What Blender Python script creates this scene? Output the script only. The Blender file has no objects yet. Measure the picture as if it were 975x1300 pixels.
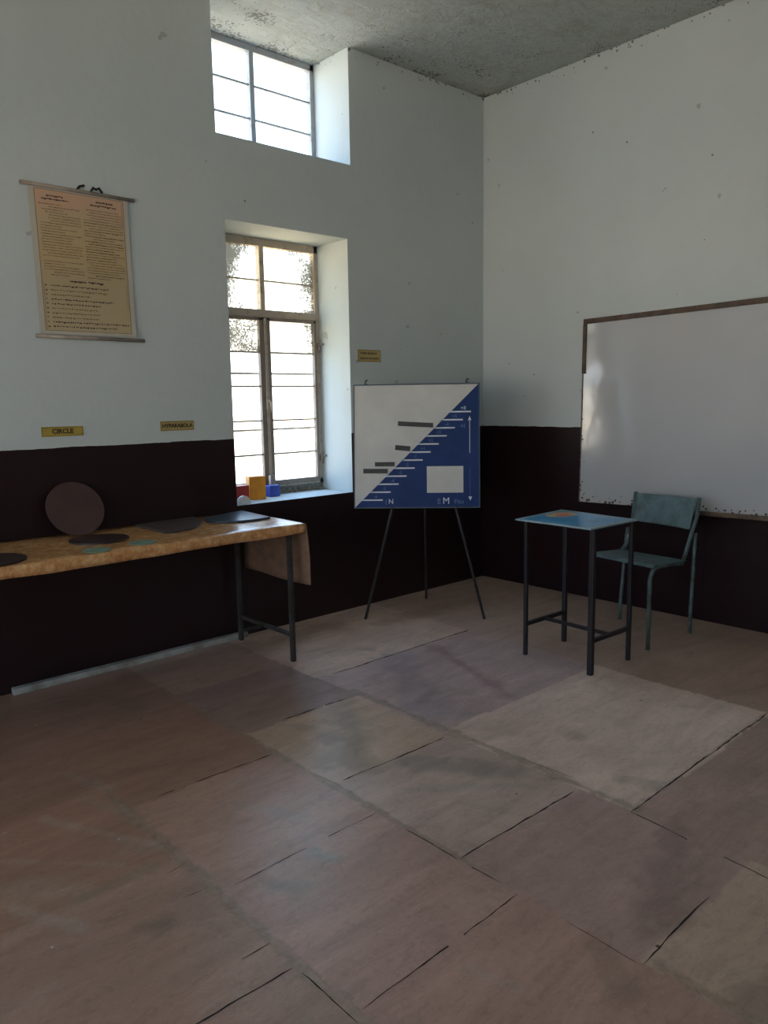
import bpy, bmesh, math, random
import numpy as np
from mathutils import Vector, Matrix
random.seed(7)
C = bpy.context.scene.collection
scene = bpy.context.scene

# ------------------------------------------------------------------ camera
F_PX, YAW, PITCH, ROLL, CX, CY, CZ = 978.63, 0.8366, 0.1444, -0.0171, -4.7688, -4.0795, 1.45
f = Vector((math.cos(PITCH)*math.cos(YAW), math.cos(PITCH)*math.sin(YAW), -math.sin(PITCH)))
r = Vector((math.sin(YAW), -math.cos(YAW), 0)); u = r.cross(f)
r2 = math.cos(ROLL)*r + math.sin(ROLL)*u; u2 = -math.sin(ROLL)*r + math.cos(ROLL)*u
cam = bpy.data.objects.new('camera', bpy.data.cameras.new('camera')); C.objects.link(cam)
cam.matrix_world = Matrix(((r2.x, u2.x, -f.x, CX), (r2.y, u2.y, -f.y, CY), (r2.z, u2.z, -f.z, CZ), (0, 0, 0, 1)))
cam.data.sensor_fit = 'HORIZONTAL'; cam.data.sensor_width = 36; cam.data.lens = 36*F_PX/975
cam.data.clip_start = 0.05
scene.camera = cam

# ------------------------------------------------------------------ sky and exposure
SKY_STRENGTH = 3.3
w = bpy.data.worlds.new('sky'); scene.world = w; w.use_nodes = True
wn, wl = w.node_tree.nodes, w.node_tree.links; wn.clear()
tc = wn.new('ShaderNodeTexCoord'); sp = wn.new('ShaderNodeSeparateXYZ'); cr = wn.new('ShaderNodeValToRGB')
mr = wn.new('ShaderNodeMapRange'); mr.inputs['From Min'].default_value = -1; mr.inputs['From Max'].default_value = 1
bg = wn.new('ShaderNodeBackground'); wo = wn.new('ShaderNodeOutputWorld')
wl.new(tc.outputs['Generated'], sp.inputs[0]); wl.new(sp.outputs['Z'], mr.inputs['Value'])
wl.new(mr.outputs[0], cr.inputs[0]); wl.new(cr.outputs[0], bg.inputs[0]); wl.new(bg.outputs[0], wo.inputs[0])
e = cr.color_ramp.elements
e[0].position = 0.0; e[0].color = (2.3, 1.75, 1.12, 1)          # sunlit dry ground
e[1].position = 0.47; e[1].color = (2.5, 2.0, 1.38, 1)
for pos, c in ((0.51, (0.85, 0.87, 0.90, 1)), (0.60, (0.68, 0.84, 1.02, 1)), (0.72, (0.52, 0.82, 1.18, 1)), (0.86, (0.66, 0.98, 1.45, 1)), (1.0, (0.66, 1.0, 1.6, 1))):
    k = e.new(pos); k.color = c
bg.inputs['Strength'].default_value = SKY_STRENGTH
sun = bpy.data.objects.new('sun', bpy.data.lights.new('sun', 'SUN')); C.objects.link(sun)   # high sun behind the right wall
sun.data.energy = 22.0; sun.data.angle = math.radians(0.6); sun.data.color = (1.0, 0.93, 0.82)
sun.rotation_euler = Vector((0.60, -0.36, 0.85)).to_track_quat('Z', 'Y').to_euler()
scene.view_settings.view_transform = 'Standard'; scene.view_settings.look = 'None'
scene.view_settings.gamma = 1; scene.view_settings.use_curve_mapping = False
scene.view_settings.exposure = 0.74
scene.cycles.max_bounces = 10; scene.cycles.diffuse_bounces = 8; scene.cycles.transparent_max_bounces = 12
scene.cycles.sample_clamp_indirect = 6

RX, RY, RZ = -8.6, -5.4, 3.697           # room: x RX..0, y RY..0, z 0..RZ
TH = 0.42
LOW = (-2.298, -1.373, 0.822, 2.508)
UPP = (-2.33, -1.333, 2.977, RZ)
LOW2 = (-7.15, -6.22, 0.822, 2.508)
UPP2 = (-7.15, -6.18, 2.977, RZ)
# unseen openings behind the camera, added to let in more light
ADDED_BUPP = (-6.5, -4.7, 2.95, 3.6)
ADDED_BDOOR = (-8.2, -7.0, 0.0, 2.3)
ADDED_FWIN = (-2.7, -0.7, 0.85, 2.6)
DOOR = (-4.75, -3.45, 0.0, 2.2)        # in the far wall, behind the camera (y range)
DADO = 1.233

def portal(name, loc, rot, sx, sy):       # marks an open doorway / window for sky sampling (gives no light itself)
    l = bpy.data.lights.new(name, 'AREA'); l.shape = 'RECTANGLE'; l.size = sx; l.size_y = sy
    l.cycles.is_portal = True
    o = bpy.data.objects.new(name, l); C.objects.link(o); o.location = loc; o.rotation_euler = rot
for i, W in enumerate((LOW, UPP, LOW2, UPP2)):
    portal('window_daylight', ((W[0]+W[1])/2, TH+0.01, (W[2]+W[3])/2), (-math.pi/2, 0, 0), W[1]-W[0], W[3]-W[2])
portal('added_opening_daylight', (-5.6, RY-0.31, 3.275), (math.pi/2, 0, 0), 1.8, 0.65)
portal('added_opening_daylight', (-7.6, RY-0.31, 1.15), (math.pi/2, 0, 0), 1.2, 2.3)
portal('added_opening_daylight', (RX-0.31, -1.7, 1.725), (math.pi/2, 0, -math.pi/2), 2.0, 1.75)
portal('door_daylight', (RX-0.31, (DOOR[0]+DOOR[1])/2, 1.1), (math.pi/2, 0, -math.pi/2), 1.3, 2.2)

# ------------------------------------------------------------------ node helpers
def new_mat(name):
    m = bpy.data.materials.new(name); m.use_nodes = True
    n = m.node_tree.nodes; b = n.get('Principled BSDF')
    return m, n, m.node_tree.links, b
def rgb(c): return (c[0], c[1], c[2], 1)
def noise(n, l, scale, detail=4, rough=0.6, vec=None, dist=0.0):
    t = n.new('ShaderNodeTexNoise'); t.inputs['Scale'].default_value = scale
    t.inputs['Detail'].default_value = detail; t.inputs['Roughness'].default_value = rough
    t.inputs['Distortion'].default_value = dist
    if vec: l.new(vec, t.inputs['Vector'])
    return t.outputs['Fac']
def ramp(n, l, src, stops):
    r_ = n.new('ShaderNodeValToRGB'); l.new(src, r_.inputs[0]); el = r_.color_ramp.elements
    while len(el) > 1: el.remove(el[0])
    el[0].position = stops[0][0]; el[0].color = stops[0][1] if len(stops[0][1]) == 4 else rgb(stops[0][1])
    for p_, c in stops[1:]:
        k = el.new(p_); k.color = rgb(c)
    return r_.outputs['Color']
def mix(n, l, fac, a, b, mode='MIX'):
    m = n.new('ShaderNodeMix'); m.data_type = 'RGBA'; m.blend_type = mode
    for s, v in ((0, fac), (6, a), (7, b)):
        if isinstance(v, (int, float)): m.inputs[s].default_value = v
        elif isinstance(v, tuple): m.inputs[s].default_value = rgb(v)
        else: l.new(v, m.inputs[s])
    return m.outputs[2]
def math_(n, l, op, a, b=None, c=None):
    m = n.new('ShaderNodeMath'); m.operation = op
    for i, v in enumerate((a, b, c)):
        if v is None: continue
        if isinstance(v, (int, float)): m.inputs[i].default_value = v
        else: l.new(v, m.inputs[i])
    return m.outputs[0]
def bump(n, l, b, src, strength=0.2, dist=0.01):
    bp = n.new('ShaderNodeBump'); bp.inputs['Strength'].default_value = strength; bp.inputs['Distance'].default_value = dist
    l.new(src, bp.inputs['Height']); l.new(bp.outputs[0], b.inputs['Normal']); return bp
def objvec(n): return n.new('ShaderNodeTexCoord').outputs['Object']
def geopos(n): return n.new('ShaderNodeNewGeometry').outputs['Position']
def mapping(n, l, vec, scale=(1, 1, 1), rot=(0, 0, 0)):
    m = n.new('ShaderNodeMapping'); l.new(vec, m.inputs[0]); m.inputs['Scale'].default_value = scale
    m.inputs['Rotation'].default_value = rot; return m.outputs[0]

def worn(name, base, dark, scale=6, rough=0.5, amount=0.5, metallic=0.0, bstr=0.08, spec=0.5):
    """painted / plain surface with uneven colour and wear"""
    m, n, l, b = new_mat(name); v = objvec(n)
    f1 = noise(n, l, scale, 6, 0.65, v)
    col = ramp(n, l, f1, [(0.35, dark), (0.35+0.35*(1-amount)+0.05, base), (0.8, tuple(min(1, x*1.08) for x in base))])
    l.new(col, b.inputs['Base Color']); b.inputs['Roughness'].default_value = rough
    b.inputs['Metallic'].default_value = metallic; b.inputs['Specular IOR Level'].default_value = spec
    bump(n, l, b, noise(n, l, scale*8, 3, 0.5, v), bstr, 0.004)
    return m

# ---- plaster wall with dark painted dado below DADO on the room-side face only
def wall_mat(name, white, axis, gloss=0.42):
    m, n, l, b = new_mat(name); P = geopos(n)
    s = n.new('ShaderNodeSeparateXYZ'); l.new(P, s.inputs[0])
    big = noise(n, l, 0.9, 5, 0.6, P); fine = noise(n, l, 14, 5, 0.6, P); med = noise(n, l, 3.2, 5, 0.65, P)
    c1 = mix(n, l, big, tuple(x*0.93 for x in white), tuple(min(1, x*1.05) for x in white))
    c1 = mix(n, l, math_(n, l, 'MULTIPLY', med, 0.22), c1, (0.42, 0.42, 0.385))
    # darker plaster patches scattered over the wall
    st = math_(n, l, 'MULTIPLY', math_(n, l, 'GREATER_THAN', noise(n, l, 9, 2, 0.5, P), 0.735), 0.55)
    c1 = mix(n, l, st, c1, (0.30, 0.29, 0.27))
    # small holes / fly specks
    vo = n.new('ShaderNodeTexVoronoi'); vo.inputs['Scale'].default_value = 4.2; l.new(P, vo.inputs['Vector'])
    hole = math_(n, l, 'LESS_THAN', vo.outputs['Distance'], 0.028)
    c1 = mix(n, l, math_(n, l, 'MULTIPLY', hole, 0.75), c1, (0.10, 0.09, 0.08))
    # mould spots along the top edge and in the room corner
    vo2 = n.new('ShaderNodeTexVoronoi'); vo2.inputs['Scale'].default_value = 28; l.new(P, vo2.inputs['Vector'])
    topm = n.new('ShaderNodeMapRange'); l.new(s.outputs['Z'], topm.inputs['Value'])
    topm.inputs['From Min'].default_value = 3.60; topm.inputs['From Max'].default_value = 3.70
    spots = math_(n, l, 'LESS_THAN', vo2.outputs['Distance'], math_(n, l, 'MULTIPLY', topm.outputs[0], math_(n, l, 'MULTIPLY', med, 0.55)))
    c1 = mix(n, l, math_(n, l, 'MULTIPLY', spots, 0.8), c1, (0.07, 0.065, 0.06))
    # dado
    edge = math_(n, l, 'ADD', s.outputs['Z'], math_(n, l, 'MULTIPLY', math_(n, l, 'SUBTRACT', med, 0.5), 0.03))
    low = math_(n, l, 'LESS_THAN', edge, DADO)
    coord = s.outputs['Y'] if axis == 'y' else s.outputs['X']
    # room side only: reveals stay white
    if axis == 'y': room = math_(n, l, 'LESS_THAN', coord, 0.003)
    else: room = 1.0
    dm = math_(n, l, 'MULTIPLY', low, room)
    dcol = mix(n, l, med, (0.013, 0.0050, 0.0062), (0.022, 0.0090, 0.0105))
    col = mix(n, l, dm, c1, dcol)
    l.new(col, b.inputs['Base Color'])
    rr = n.new('ShaderNodeMapRange'); l.new(dm, rr.inputs['Value']); rr.inputs['To Min'].default_value = 0.85
    l.new(math_(n, l, 'ADD', math_(n, l, 'MULTIPLY', med, 0.14), 0.30), rr.inputs['To Max']); l.new(rr.outputs[0], b.inputs['Roughness'])
    b.inputs['Specular IOR Level'].default_value = gloss
    brush = noise(n, l, 1.0, 4, 0.6, mapping(n, l, P, (28, 28, 16)))
    h = math_(n, l, 'ADD', math_(n, l, 'MULTIPLY', fine, 0.5), math_(n, l, 'ADD', math_(n, l, 'MULTIPLY', brush, 0.3), math_(n, l, 'MULTIPLY', big, 2.0)))
    bump(n, l, b, h, 0.32, 0.012)
    return m
WHITE = (0.545, 0.618, 0.635)
M_wall_left = wall_mat('plaster_left', WHITE, 'y')
M_wall_right = wall_mat('plaster_right', (0.59, 0.655, 0.68), 'x', 0.2)

def ceiling_mat():
    m, n, l, b = new_mat('ceiling_plaster'); P = geopos(n)
    s = n.new('ShaderNodeSeparateXYZ'); l.new(P, s.inputs[0])
    big = noise(n, l, 1.3, 5, 0.6, P); med = noise(n, l, 5, 6, 0.7, P); fine = noise(n, l, 22, 5, 0.7, P)
    c = mix(n, l, big, (0.50, 0.55, 0.53), (0.63, 0.67, 0.65))
    c = mix(n, l, ramp(n, l, med, [(0.5, (0, 0, 0)), (0.7, (0.7, 0.7, 0.7))]), c, (0.42, 0.42, 0.35))
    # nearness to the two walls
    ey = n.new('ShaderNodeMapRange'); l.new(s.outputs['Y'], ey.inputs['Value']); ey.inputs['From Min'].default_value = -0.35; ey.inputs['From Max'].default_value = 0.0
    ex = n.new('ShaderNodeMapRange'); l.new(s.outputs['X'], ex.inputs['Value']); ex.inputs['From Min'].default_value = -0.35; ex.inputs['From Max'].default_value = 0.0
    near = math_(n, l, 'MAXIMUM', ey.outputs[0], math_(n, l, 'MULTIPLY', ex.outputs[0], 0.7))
    # small dark mould spots
    vo = n.new('ShaderNodeTexVoronoi'); vo.inputs['Scale'].default_value = 48; l.new(P, vo.inputs['Vector'])
    vo.inputs['Randomness'].default_value = 1
    thr = math_(n, l, 'MULTIPLY', math_(n, l, 'MAXIMUM', math_(n, l, 'SUBTRACT', noise(n, l, 3.6, 4, 0.7, P), 0.47), 0.0),
                math_(n, l, 'ADD', math_(n, l, 'MULTIPLY', near, 1.6), 1.5))
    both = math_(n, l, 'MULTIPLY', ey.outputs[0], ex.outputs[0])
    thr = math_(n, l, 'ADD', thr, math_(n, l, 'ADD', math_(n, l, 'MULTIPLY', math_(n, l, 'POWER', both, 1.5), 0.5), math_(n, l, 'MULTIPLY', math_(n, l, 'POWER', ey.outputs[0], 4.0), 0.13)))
    sp1 = math_(n, l, 'LESS_THAN', vo.outputs['Distance'], thr)
    c = mix(n, l, math_(n, l, 'MULTIPLY', sp1, 0.75), c, (0.09, 0.085, 0.08))
    # darker band towards the wall joints
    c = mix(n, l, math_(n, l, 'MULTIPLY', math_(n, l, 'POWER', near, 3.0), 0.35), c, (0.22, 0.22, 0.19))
    l.new(c, b.inputs['Base Color']); b.inputs['Roughness'].default_value = 0.9
    # board-marked, flaking relief
    ridge = noise(n, l, 1.0, 6, 0.75, mapping(n, l, P, (7, 13, 5)), 1.6)
    h = math_(n, l, 'ADD', ridge, math_(n, l, 'MULTIPLY', fine, 0.4))
    bump(n, l, b, h, 0.9, 0.03)
    return m

def floor_mat():
    m, n, l, b = new_mat('stone_floor'); P = geopos(n)
    a = n.new('ShaderNodeAttribute'); a.attribute_name = 'slab'; a.attribute_type = 'GEOMETRY'
    k = n.new('ShaderNodeAttribute'); k.attribute_name = 'mortar'; k.attribute_type = 'GEOMETRY'
    big = noise(n, l, 1.6, 6, 0.65, P, 0.6); med = noise(n, l, 6, 6, 0.7, P); fine = noise(n, l, 40, 4, 0.7, P)
    streak = noise(n, l, 1.0, 6, 0.65, mapping(n, l, P, (1.4, 7, 1), (0, 0, 0.9)), 1.2)
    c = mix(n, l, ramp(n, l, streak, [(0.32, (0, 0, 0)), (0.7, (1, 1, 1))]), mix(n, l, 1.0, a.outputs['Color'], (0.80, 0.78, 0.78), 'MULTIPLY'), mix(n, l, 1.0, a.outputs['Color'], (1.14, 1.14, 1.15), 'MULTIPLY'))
    c = mix(n, l, ramp(n, l, big, [(0.35, (0.28, 0.28, 0.28)), (0.55, (0, 0, 0))]), c, (0.26, 0.165, 0.12))
    c = mix(n, l, ramp(n, l, med, [(0.58, (0, 0, 0)), (0.75, (0.4, 0.4, 0.4))]), c, (0.50, 0.42, 0.35))
    grain = noise(n, l, 1.0, 5, 0.75, mapping(n, l, P, (14, 30, 1), (0, 0, 0.7)), 1.5)
    c = mix(n, l, ramp(n, l, grain, [(0.36, (0.40, 0.40, 0.40)), (0.50, (0, 0, 0))]), c, mix(n, l, 1.0, c, (0.62, 0.60, 0.58), 'MULTIPLY'))
    c = mix(n, l, ramp(n, l, noise(n, l, 90, 3, 0.7, P), [(0.56, (0, 0, 0)), (0.68, (0.35, 0.35, 0.35))]), c, mix(n, l, 1.0, c, (1.5, 1.5, 1.5), 'MULTIPLY'))
    # rough mortar smears along the joints
    kk = math_(n, l, 'ADD', k.outputs['Fac'], math_(n, l, 'MULTIPLY', math_(n, l, 'SUBTRACT', noise(n, l, 13, 6, 0.75, P), 0.5), 1.1))
    km = ramp(n, l, kk, [(0.56, (0, 0, 0)), (0.78, (0.62, 0.62, 0.62))])
    c = mix(n, l, km, c, mix(n, l, ramp(n, l, noise(n, l, 24, 5, 0.8, P), [(0.38, (0, 0, 0)), (0.62, (1, 1, 1))]), (0.19, 0.14, 0.10), (0.40, 0.31, 0.235)))
    # paint flecks
    vo = n.new('ShaderNodeTexVoronoi'); vo.inputs['Scale'].default_value = 6.5; l.new(P, vo.inputs['Vector'])
    c = mix(n, l, math_(n, l, 'LESS_THAN', vo.outputs['Distance'], math_(n, l, 'MULTIPLY', big, 0.055)), c, (0.62, 0.60, 0.56))
    vd = n.new('ShaderNodeTexVoronoi'); vd.inputs['Scale'].default_value = 3.1; l.new(P, vd.inputs['Vector'])
    c = mix(n, l, math_(n, l, 'LESS_THAN', vd.outputs['Distance'], 0.02), c, (0.03, 0.025, 0.02))
    c = mix(n, l, math_(n, l, 'MULTIPLY', fine, 0.25), c, (0.21, 0.15, 0.115))
    l.new(c, b.inputs['Base Color'])
    rg = n.new('ShaderNodeMapRange'); l.new(med, rg.inputs['Value']); rg.inputs['To Min'].default_value = 0.22; rg.inputs['To Max'].default_value = 0.46
    l.new(rg.outputs[0], b.inputs['Roughness'])
    h = math_(n, l, 'ADD', math_(n, l, 'MULTIPLY', km, 0.5), math_(n, l, 'ADD', math_(n, l, 'MULTIPLY', med, 0.6), math_(n, l, 'MULTIPLY', streak, 0.5)))
    bump(n, l, b, h, 0.35, 0.008)
    return m

# ------------------------------------------------------------------ mesh helpers
class MB:
    def __init__(s): s.bm = bmesh.new()
    def box(s, a, b, bev=0.0, M=None):
        x0, y0, z0 = a; x1, y1, z1 = b
        bm = bmesh.new(); bmesh.ops.create_cube(bm, size=1)
        bmesh.ops.scale(bm, vec=(abs(x1-x0), abs(y1-y0), abs(z1-z0)), verts=bm.verts)
        if bev: bmesh.ops.bevel(bm, geom=list(bm.edges), offset=bev, segments=2, affect='EDGES', profile=0.5)
        bmesh.ops.translate(bm, vec=((x0+x1)/2, (y0+y1)/2, (z0+z1)/2), verts=bm.verts)
        if M is not None: bm.transform(M)
        s._add(bm); return s
    def _add(s, bm):
        t = bpy.data.meshes.new('t'); bm.to_mesh(t); bm.free(); s.bm.from_mesh(t); bpy.data.meshes.remove(t)
    def tube(s, pts, rad, seg=12, square=False):
        pts = [Vector(p) for p in pts]; n = len(pts); seg = 4 if square else seg
        rings = []; prev = None
        for i, p in enumerate(pts):
            d = (pts[min(i+1, n-1)] - pts[max(i-1, 0)]).normalized()
            if prev is None:
                a = Vector((1, 0, 0)) if abs(d.x) < 0.9 else Vector((0, 1, 0))
                if abs(d.z) > 0.9 and square: a = Vector((1, 0, 0))
                x = (a - d*a.dot(d)).normalized()
            else:
                x = (prev - d*prev.dot(d)).normalized()
            prev = x; y = d.cross(x)
            rr = rad[i] if isinstance(rad, (list, tuple)) else rad
            off = math.pi/4 if square else 0; k = rr*(math.sqrt(2) if square else 1)
            rings.append([s.bm.verts.new(p + x*math.cos(off+2*math.pi*j/seg)*k + y*math.sin(off+2*math.pi*j/seg)*k) for j in range(seg)])
        for i in range(n-1):
            for j in range(seg):
                fc = s.bm.faces.new((rings[i][j], rings[i][(j+1) % seg], rings[i+1][(j+1) % seg], rings[i+1][j])); fc.smooth = not square
        s.bm.faces.new(list(reversed(rings[0]))); s.bm.faces.new(rings[-1]); return s
    def prism(s, poly, z0, z1, bev=0.0, M=None):
        bm = bmesh.new(); b = [bm.verts.new((x, y, z0)) for x, y in poly]; t = [bm.verts.new((x, y, z1)) for x, y in poly]
        n = len(poly)
        bm.faces.new(list(reversed(b))); bm.faces.new(t)
        for i in range(n): bm.faces.new((b[i], b[(i+1) % n], t[(i+1) % n], t[i]))
        bmesh.ops.recalc_face_normals(bm, faces=bm.faces)
        if bev: bmesh.ops.bevel(bm, geom=[e for e in bm.edges if abs(e.verts[0].co.z-e.verts[1].co.z) < 1e-6], offset=bev, segments=2, affect='EDGES')
        if M is not None: bm.transform(M)
        s._add(bm); return s
    def quad(s, *p):
        s.bm.faces.new([s.bm.verts.new(q) for q in p]); return s
    def grid(s, fn, nu, nv, smooth=True):
        g = [[s.bm.verts.new(fn(i/nu, j/nv)) for j in range(nv+1)] for i in range(nu+1)]
        for i in range(nu):
            for j in range(nv):
                fc = s.bm.faces.new((g[i][j], g[i+1][j], g[i+1][j+1], g[i][j+1])); fc.smooth = smooth
        return s
    def build(s, name, mat, parent=None, recalc=True):
        if recalc: bmesh.ops.recalc_face_normals(s.bm, faces=s.bm.faces)
        me = bpy.data.meshes.new(name); s.bm.to_mesh(me); s.bm.free()
        for m in (mat if isinstance(mat, list) else [mat]): me.materials.append(m)
        o = bpy.data.objects.new(name, me); C.objects.link(o)
        if parent: o.parent = parent
        return o
def thing(name, label, cat, loc=(0, 0, 0), rotz=0, group=None):
    o = bpy.data.objects.new(name, None); C.objects.link(o); o.location = loc; o.rotation_euler = (0, 0, rotz)
    o.empty_display_size = 0.1
    return tag(o, label, cat, group)
def tag(o, label, cat, group=None):
    o['label'] = label; o['category'] = cat
    if group: o['group'] = group
    return o
def struct(o): o['kind'] = 'structure'; return o
def local(P, o): return tuple(Vector(P) - Vector(o))
def disc_poly(R, n=56, cx=0, cy=0): return [(cx+R*math.cos(2*math.pi*i/n), cy+R*math.sin(2*math.pi*i/n)) for i in range(n)]
def text_mesh(body, size, mat, name, parent, M, align='CENTER', bold=0.0, depth=0.0006):
    cu = bpy.data.curves.new(name, 'FONT'); cu.body = body; cu.size = size; cu.align_x = align; cu.align_y = 'CENTER'
    cu.offset = bold if bold > 0 else 0.0; cu.extrude = depth; cu.resolution_u = 3
    t = bpy.data.objects.new(name, cu); C.objects.link(t)
    bpy.context.view_layer.update()
    me = bpy.data.meshes.new_from_object(t.evaluated_get(bpy.context.evaluated_depsgraph_get()))
    bpy.data.objects.remove(t); bpy.data.curves.remove(cu)
    me.materials.clear(); me.materials.append(mat); me.transform(M); me.name = name
    o = bpy.data.objects.new(name, me); C.objects.link(o); o.parent = parent
    return o

# ------------------------------------------------------------------ room shell
def wall_grid(name, mat, u0, u1, holes, place, z1=RZ, th=TH, zb=0.0):
    """solid wall with rectangular openings; place(u, depth, z) -> world"""
    us = sorted({u0, u1} | {h[0] for h in holes} | {h[1] for h in holes}); zs = sorted({zb, z1} | {h[2] for h in holes} | {h[3] for h in holes})
    bm = bmesh.new(); V = {}
    def v(u_, d, z):
        k = (round(u_, 4), d, round(z, 4))
        if k not in V: V[k] = bm.verts.new(place(u_, d, z))
        return V[k]
    def solid(i, j):
        if i < 0 or j < 0 or i >= len(us)-1 or j >= len(zs)-1: return False
        uc, zc = (us[i]+us[i+1])/2, (zs[j]+zs[j+1])/2
        return not any(h[0] < uc < h[1] and h[2] < zc < h[3] for h in holes)
    for i in range(len(us)-1):
        for j in range(len(zs)-1):
            if not solid(i, j): continue
            a, b, c, d = us[i], us[i+1], zs[j], zs[j+1]
            bm.faces.new((v(a, 0, c), v(b, 0, c), v(b, 0, d), v(a, 0, d))); bm.faces.new((v(a, th, c), v(a, th, d), v(b, th, d), v(b, th, c)))
            if not solid(i-1, j): bm.faces.new((v(a, 0, c), v(a, 0, d), v(a, th, d), v(a, th, c)))
            if not solid(i+1, j): bm.faces.new((v(b, 0, c), v(b, th, c), v(b, th, d), v(b, 0, d)))
            if not solid(i, j-1): bm.faces.new((v(a, 0, c), v(a, th, c), v(b, th, c), v(b, 0, c)))
            if not solid(i, j+1): bm.faces.new((v(a, 0, d), v(b, 0, d), v(b, th, d), v(a, th, d)))
    bmesh.ops.recalc_face_normals(bm, faces=bm.faces)
    me = bpy.data.meshes.new(name); bm.to_mesh(me); bm.free(); me.materials.append(mat)
    o = bpy.data.objects.new(name, me); C.objects.link(o); struct(o)
    return o
wall_grid('wall_left', M_wall_left, RX-0.3, 0.0, [LOW, UPP, LOW2, UPP2], lambda a, d, z: (a, d, z))
wall_grid('wall_right', M_wall_right, RY-0.3, TH, [], lambda a, d, z: (d, a, z), th=0.3)
wall_grid('wall_back', M_wall_right, RX-0.3, 0.0, [ADDED_BUPP, ADDED_BDOOR], lambda a, d, z: (a, RY-d, z), th=0.3)
wall_grid('wall_far', M_wall_right, RY, 0.0, [DOOR, ADDED_FWIN], lambda a, d, z: (RX-d, a, z), th=0.3)
struct(MB().box((RX-0.3, RY-0.3, RZ), (0.3, TH, RZ+0.15)).build('ceiling', ceiling_mat()))

# ---- floor: stone slabs between mortar joints
X0, X1, Y0, Y1, ST = RX, 0.0, RY, 0.0, 0.0125
nx, ny = int(round((X1-X0)/ST)), int(round((Y1-Y0)/ST))
gx = np.linspace(X0, X1, nx+1); gy = np.linspace(Y0, Y1, ny+1)
GX, GY = np.meshgrid(gx, gy, indexing='ij')
def vnoise(scale, seed):
    rs = np.random.RandomState(seed); g = rs.rand(70, 70)
    a = (GX-X0)*scale % 60; b = (GY-Y0)*scale % 60; i = a.astype(int); j = b.astype(int); fa = a-i; fb = b-j
    fa = fa*fa*(3-2*fa); fb = fb*fb*(3-2*fb)
    return (g[i, j]*(1-fa)*(1-fb)+g[i+1, j]*fa*(1-fb)+g[i, j+1]*(1-fa)*fb+g[i+1, j+1]*fa*fb)-0.5
WXn = GX + vnoise(5, 1)*0.02 + vnoise(14, 3)*0.012 + vnoise(34, 6)*0.012; WYn = GY + vnoise(5, 2)*0.02 + vnoise(14, 4)*0.012 + vnoise(34, 7)*0.012
xA, xB, xC, xD = -4.38, -3.73, -3.08, -2.43
xE = -1.22
MAUVE, PURP, BROWN = (0.27, 0.19, 0.175), (0.315, 0.25, 0.255), (0.245, 0.163, 0.127)
SL = [(-9, xA, -9, -4.0, MAUVE), (-9, xA, -4.0, -3.2, BROWN), (-9, xA, -3.2, -2.3, MAUVE), (-9, xA, -2.3, -1.6, BROWN), (-9, xA, -1.6, 1, MAUVE),
      (xA, xB, -9, -3.2, MAUVE), (xA, xB, -3.2, -2.57, (0.27, 0.205, 0.175)), (xA, xB, -2.57, -1.91, (0.285, 0.22, 0.19)), (xA, xB, -1.91, -1.3, (0.26, 0.165, 0.12)), (xA, xB, -1.3, -0.7, BROWN), (xA, xB, -0.7, 1, BROWN),
      (xB, xC, -9, -3.45, MAUVE), (xB, xC, -3.45, -2.79, (0.275, 0.20, 0.185)), (xB, xC, -2.79, -2.15, (0.28, 0.215, 0.205)), (xB, xC, -2.15, -1.51, (0.275, 0.205, 0.175)), (xB, xC, -1.51, -0.85, (0.24, 0.155, 0.12)), (xB, xC, -0.85, 1, BROWN),
      (xC, xD, -9, -3.8, MAUVE), (xC, xD, -3.8, -3.18, (0.36, 0.285, 0.22)), (xC, xD, -3.18, -2.55, (0.27, 0.19, 0.18)), (xC, xD, -2.55, -1.9, (0.35, 0.29, 0.255)), (xC, xD, -1.9, -1.26, (0.37, 0.295, 0.22)), (xC, xD, -1.26, -0.62, (0.225, 0.165, 0.155)), (xC, xD, -0.62, 1, (0.27, 0.20, 0.16)),
      (xD, xE, -9, -3.7, MAUVE), (xD, xE, -3.7, -2.77, (0.25, 0.17, 0.145)), (xD, xE, -2.77, -1.85, (0.50, 0.42, 0.36)), (xD, xE, -1.85, -0.935, PURP), (xD, xE, -0.935, 1, (0.43, 0.35, 0.285)),  # purple slab and strip by the wall lightened for the window's skylight pool
      (xE, 9, -9, -2.77, (0.25, 0.17, 0.14)), (xE, 9, -2.77, -1.4, (0.27, 0.195, 0.145)), (xE, 9, -1.4, -0.7, (0.31, 0.24, 0.19)), (xE, 9, -0.7, 1, (0.33, 0.25, 0.19))]
col = np.zeros(GX.shape+(3,)); 
for a, b, c, d, k in SL:
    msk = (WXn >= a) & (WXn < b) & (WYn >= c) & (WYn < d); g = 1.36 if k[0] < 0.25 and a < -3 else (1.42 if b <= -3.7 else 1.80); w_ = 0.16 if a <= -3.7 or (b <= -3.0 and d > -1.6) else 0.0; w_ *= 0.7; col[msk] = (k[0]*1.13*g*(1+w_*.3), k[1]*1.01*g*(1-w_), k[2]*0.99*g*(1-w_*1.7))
tt = np.clip((GX+4.3)/2.6, 0, 1)[..., None]      # pull slab colours together, towards darker brown left and paler right
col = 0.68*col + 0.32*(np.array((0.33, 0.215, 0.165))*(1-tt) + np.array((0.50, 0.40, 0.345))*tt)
def stain(p, q, rad, color, amt, seed=5):
    (ax, ay), (bx, by) = p, q; dx, dy = bx-ax, by-ay; L2 = dx*dx+dy*dy+1e-9
    t = np.clip(((GX-ax)*dx+(GY-ay)*dy)/L2, 0, 1); dd = np.hypot(GX-ax-t*dx, GY-ay-t*dy) + vnoise(22, seed)*rad*0.9 + vnoise(8, seed+1)*rad
    k = (np.clip(1.3-dd/rad, 0, 1)*amt)[..., None]
    col[:] = col*(1-k)+np.array(color)*k
stain((-3.97, -1.37), (-3.735, -1.827), 0.018, (0.46, 0.32, 0.24), 0.8)
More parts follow.
